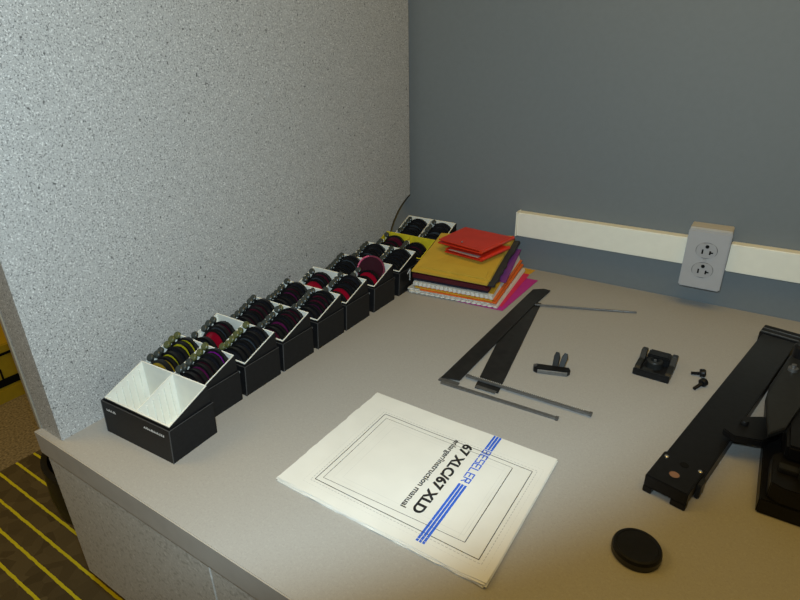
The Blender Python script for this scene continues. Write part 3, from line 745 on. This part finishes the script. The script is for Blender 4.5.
for x in (-0.0195, 0.0190):
    MB().lathe([(0.0026, 0.0240), (0.0026, 0.0256), (0.0016, 0.0262)], 12, T(x, -0.0365, 0)).build('screw', M_BRIGHT, bl)
# latch plate reaching from the arm to the carriage
def loc_arm(q):
    v = Vector((q[0]-0.004, q[1]-0.650)); c, s_ = math.cos(-ang), math.sin(-ang)
    return (v.x*c-v.y*s_, v.x*s_+v.y*c)
lp = [loc_arm(tuple(pix(x_, y_, 0.036)[:2])) for x_, y_ in ((723, 428), (734, 436), (763, 441), (781, 434), (771, 416), (741, 416))]
la = MB().prism(lp, 0.026, 0.036).build('latch_plate', M_METB, arm, bevel=0.0015)
x, y = loc_arm(tuple(pix(744, 425, 0.020)[:2])); MB().box(x-0.008, x+0.008, y-0.006, y+0.008, 0.0185, 0.0265).build('latch_block', M_METB, arm)
x, y = loc_arm(tuple(pix(745, 421, 0.041)[:2])); MB().lathe([(0.0050, 0.0355), (0.0050, 0.0400), (0.0038, 0.0420)], 18, T(x, y, 0)).build('knob', M_METB, la, smooth=True)
x, y = loc_arm(tuple(pix(770, 418, 0.040)[:2])); MB().lathe([(0.0018, 0.0355), (0.0018, 0.0400)], 12, T(x, y, 0)).build('screw', M_BRIGHT, la)
x, y = loc_arm(tuple(pix(771, 428, 0.038)[:2])); MB().box(x-0.0010, x+0.0010, y-0.005, y+0.004, 0.0358, 0.0378).build('spring_clip', M_STEEL, la)

# ------------------------------------------------------------------ enlarger carriage at the right edge
cg = thing('enlarger_carriage', 'large black enlarger carriage cut off by the right edge of the photograph', 'enlarger part', (0.076, 0.605, D))
cg['label'] = 'large black enlarger carriage lying right of the long arm'
MB().prism([(0.0, 0.0), (0.17, 0.0), (0.17, 0.41), (0.0315, 0.41), (0.0012, 0.262), (0.0, 0.250)], 0.0, 0.020).build('base', M_METB, cg, bevel=0.0015)
MB().prism([(0.006, 0.006), (0.018, 0.001), (0.17, 0.001), (0.17, 0.40), (0.045, 0.40), (0.018, 0.26), (0.018, 0.070), (0.006, 0.060)], 0.020, 0.042).build('housing', M_METB, cg, bevel=0.0012)
MB().prism([(0.016, 0.055), (0.17, 0.055), (0.17, 0.20), (0.016, 0.20)], 0.042, 0.062).build('cover', M_METB, cg, bevel=0.003)
MB().lathe([(0.030, 0.042), (0.030, 0.062), (0.027, 0.066), (0.022, 0.066), (0.020, 0.054)], 32, T(0.060, 0.032, 0)).build('lens_ring', M_METD, cg, smooth=True)
pl = [pix(766, 398, 0.066), pix(768, 436, 0.066), pix(785, 430, 0.066), pix(802, 404, 0.066), pix(845, 395, 0.066), pix(860, 345, 0.066), pix(802, 343, 0.066), pix(790, 360, 0.066)]
MB().prism([(q.x-0.076, q.y-0.605) for q in pl], 0.062, 0.069).build('side_plate', M_METD, cg, bevel=0.001)
q = pix(792, 366, 0.075)
MB().lathe([(0.006, 0.069), (0.006, 0.074), (0.003, 0.074), (0.003, 0.079)], 14, T(q.x-0.076+0.002, q.y-0.605-0.002, 0)).build('bolt', M_STEEL, cg, smooth=True)
q = pix(797, 352, 0.075)
MB().lathe([(0.011, 0.069), (0.012, 0.085), (0.009, 0.088)], 18, T(q.x-0.076+0.006, q.y-0.605, 0)).build('knob', M_METB, cg, smooth=True)
MB().box(0.012, 0.05, 0.028, 0.040, 0.0422, 0.0480).build('rail', M_METD, cg, bevel=0.0008)
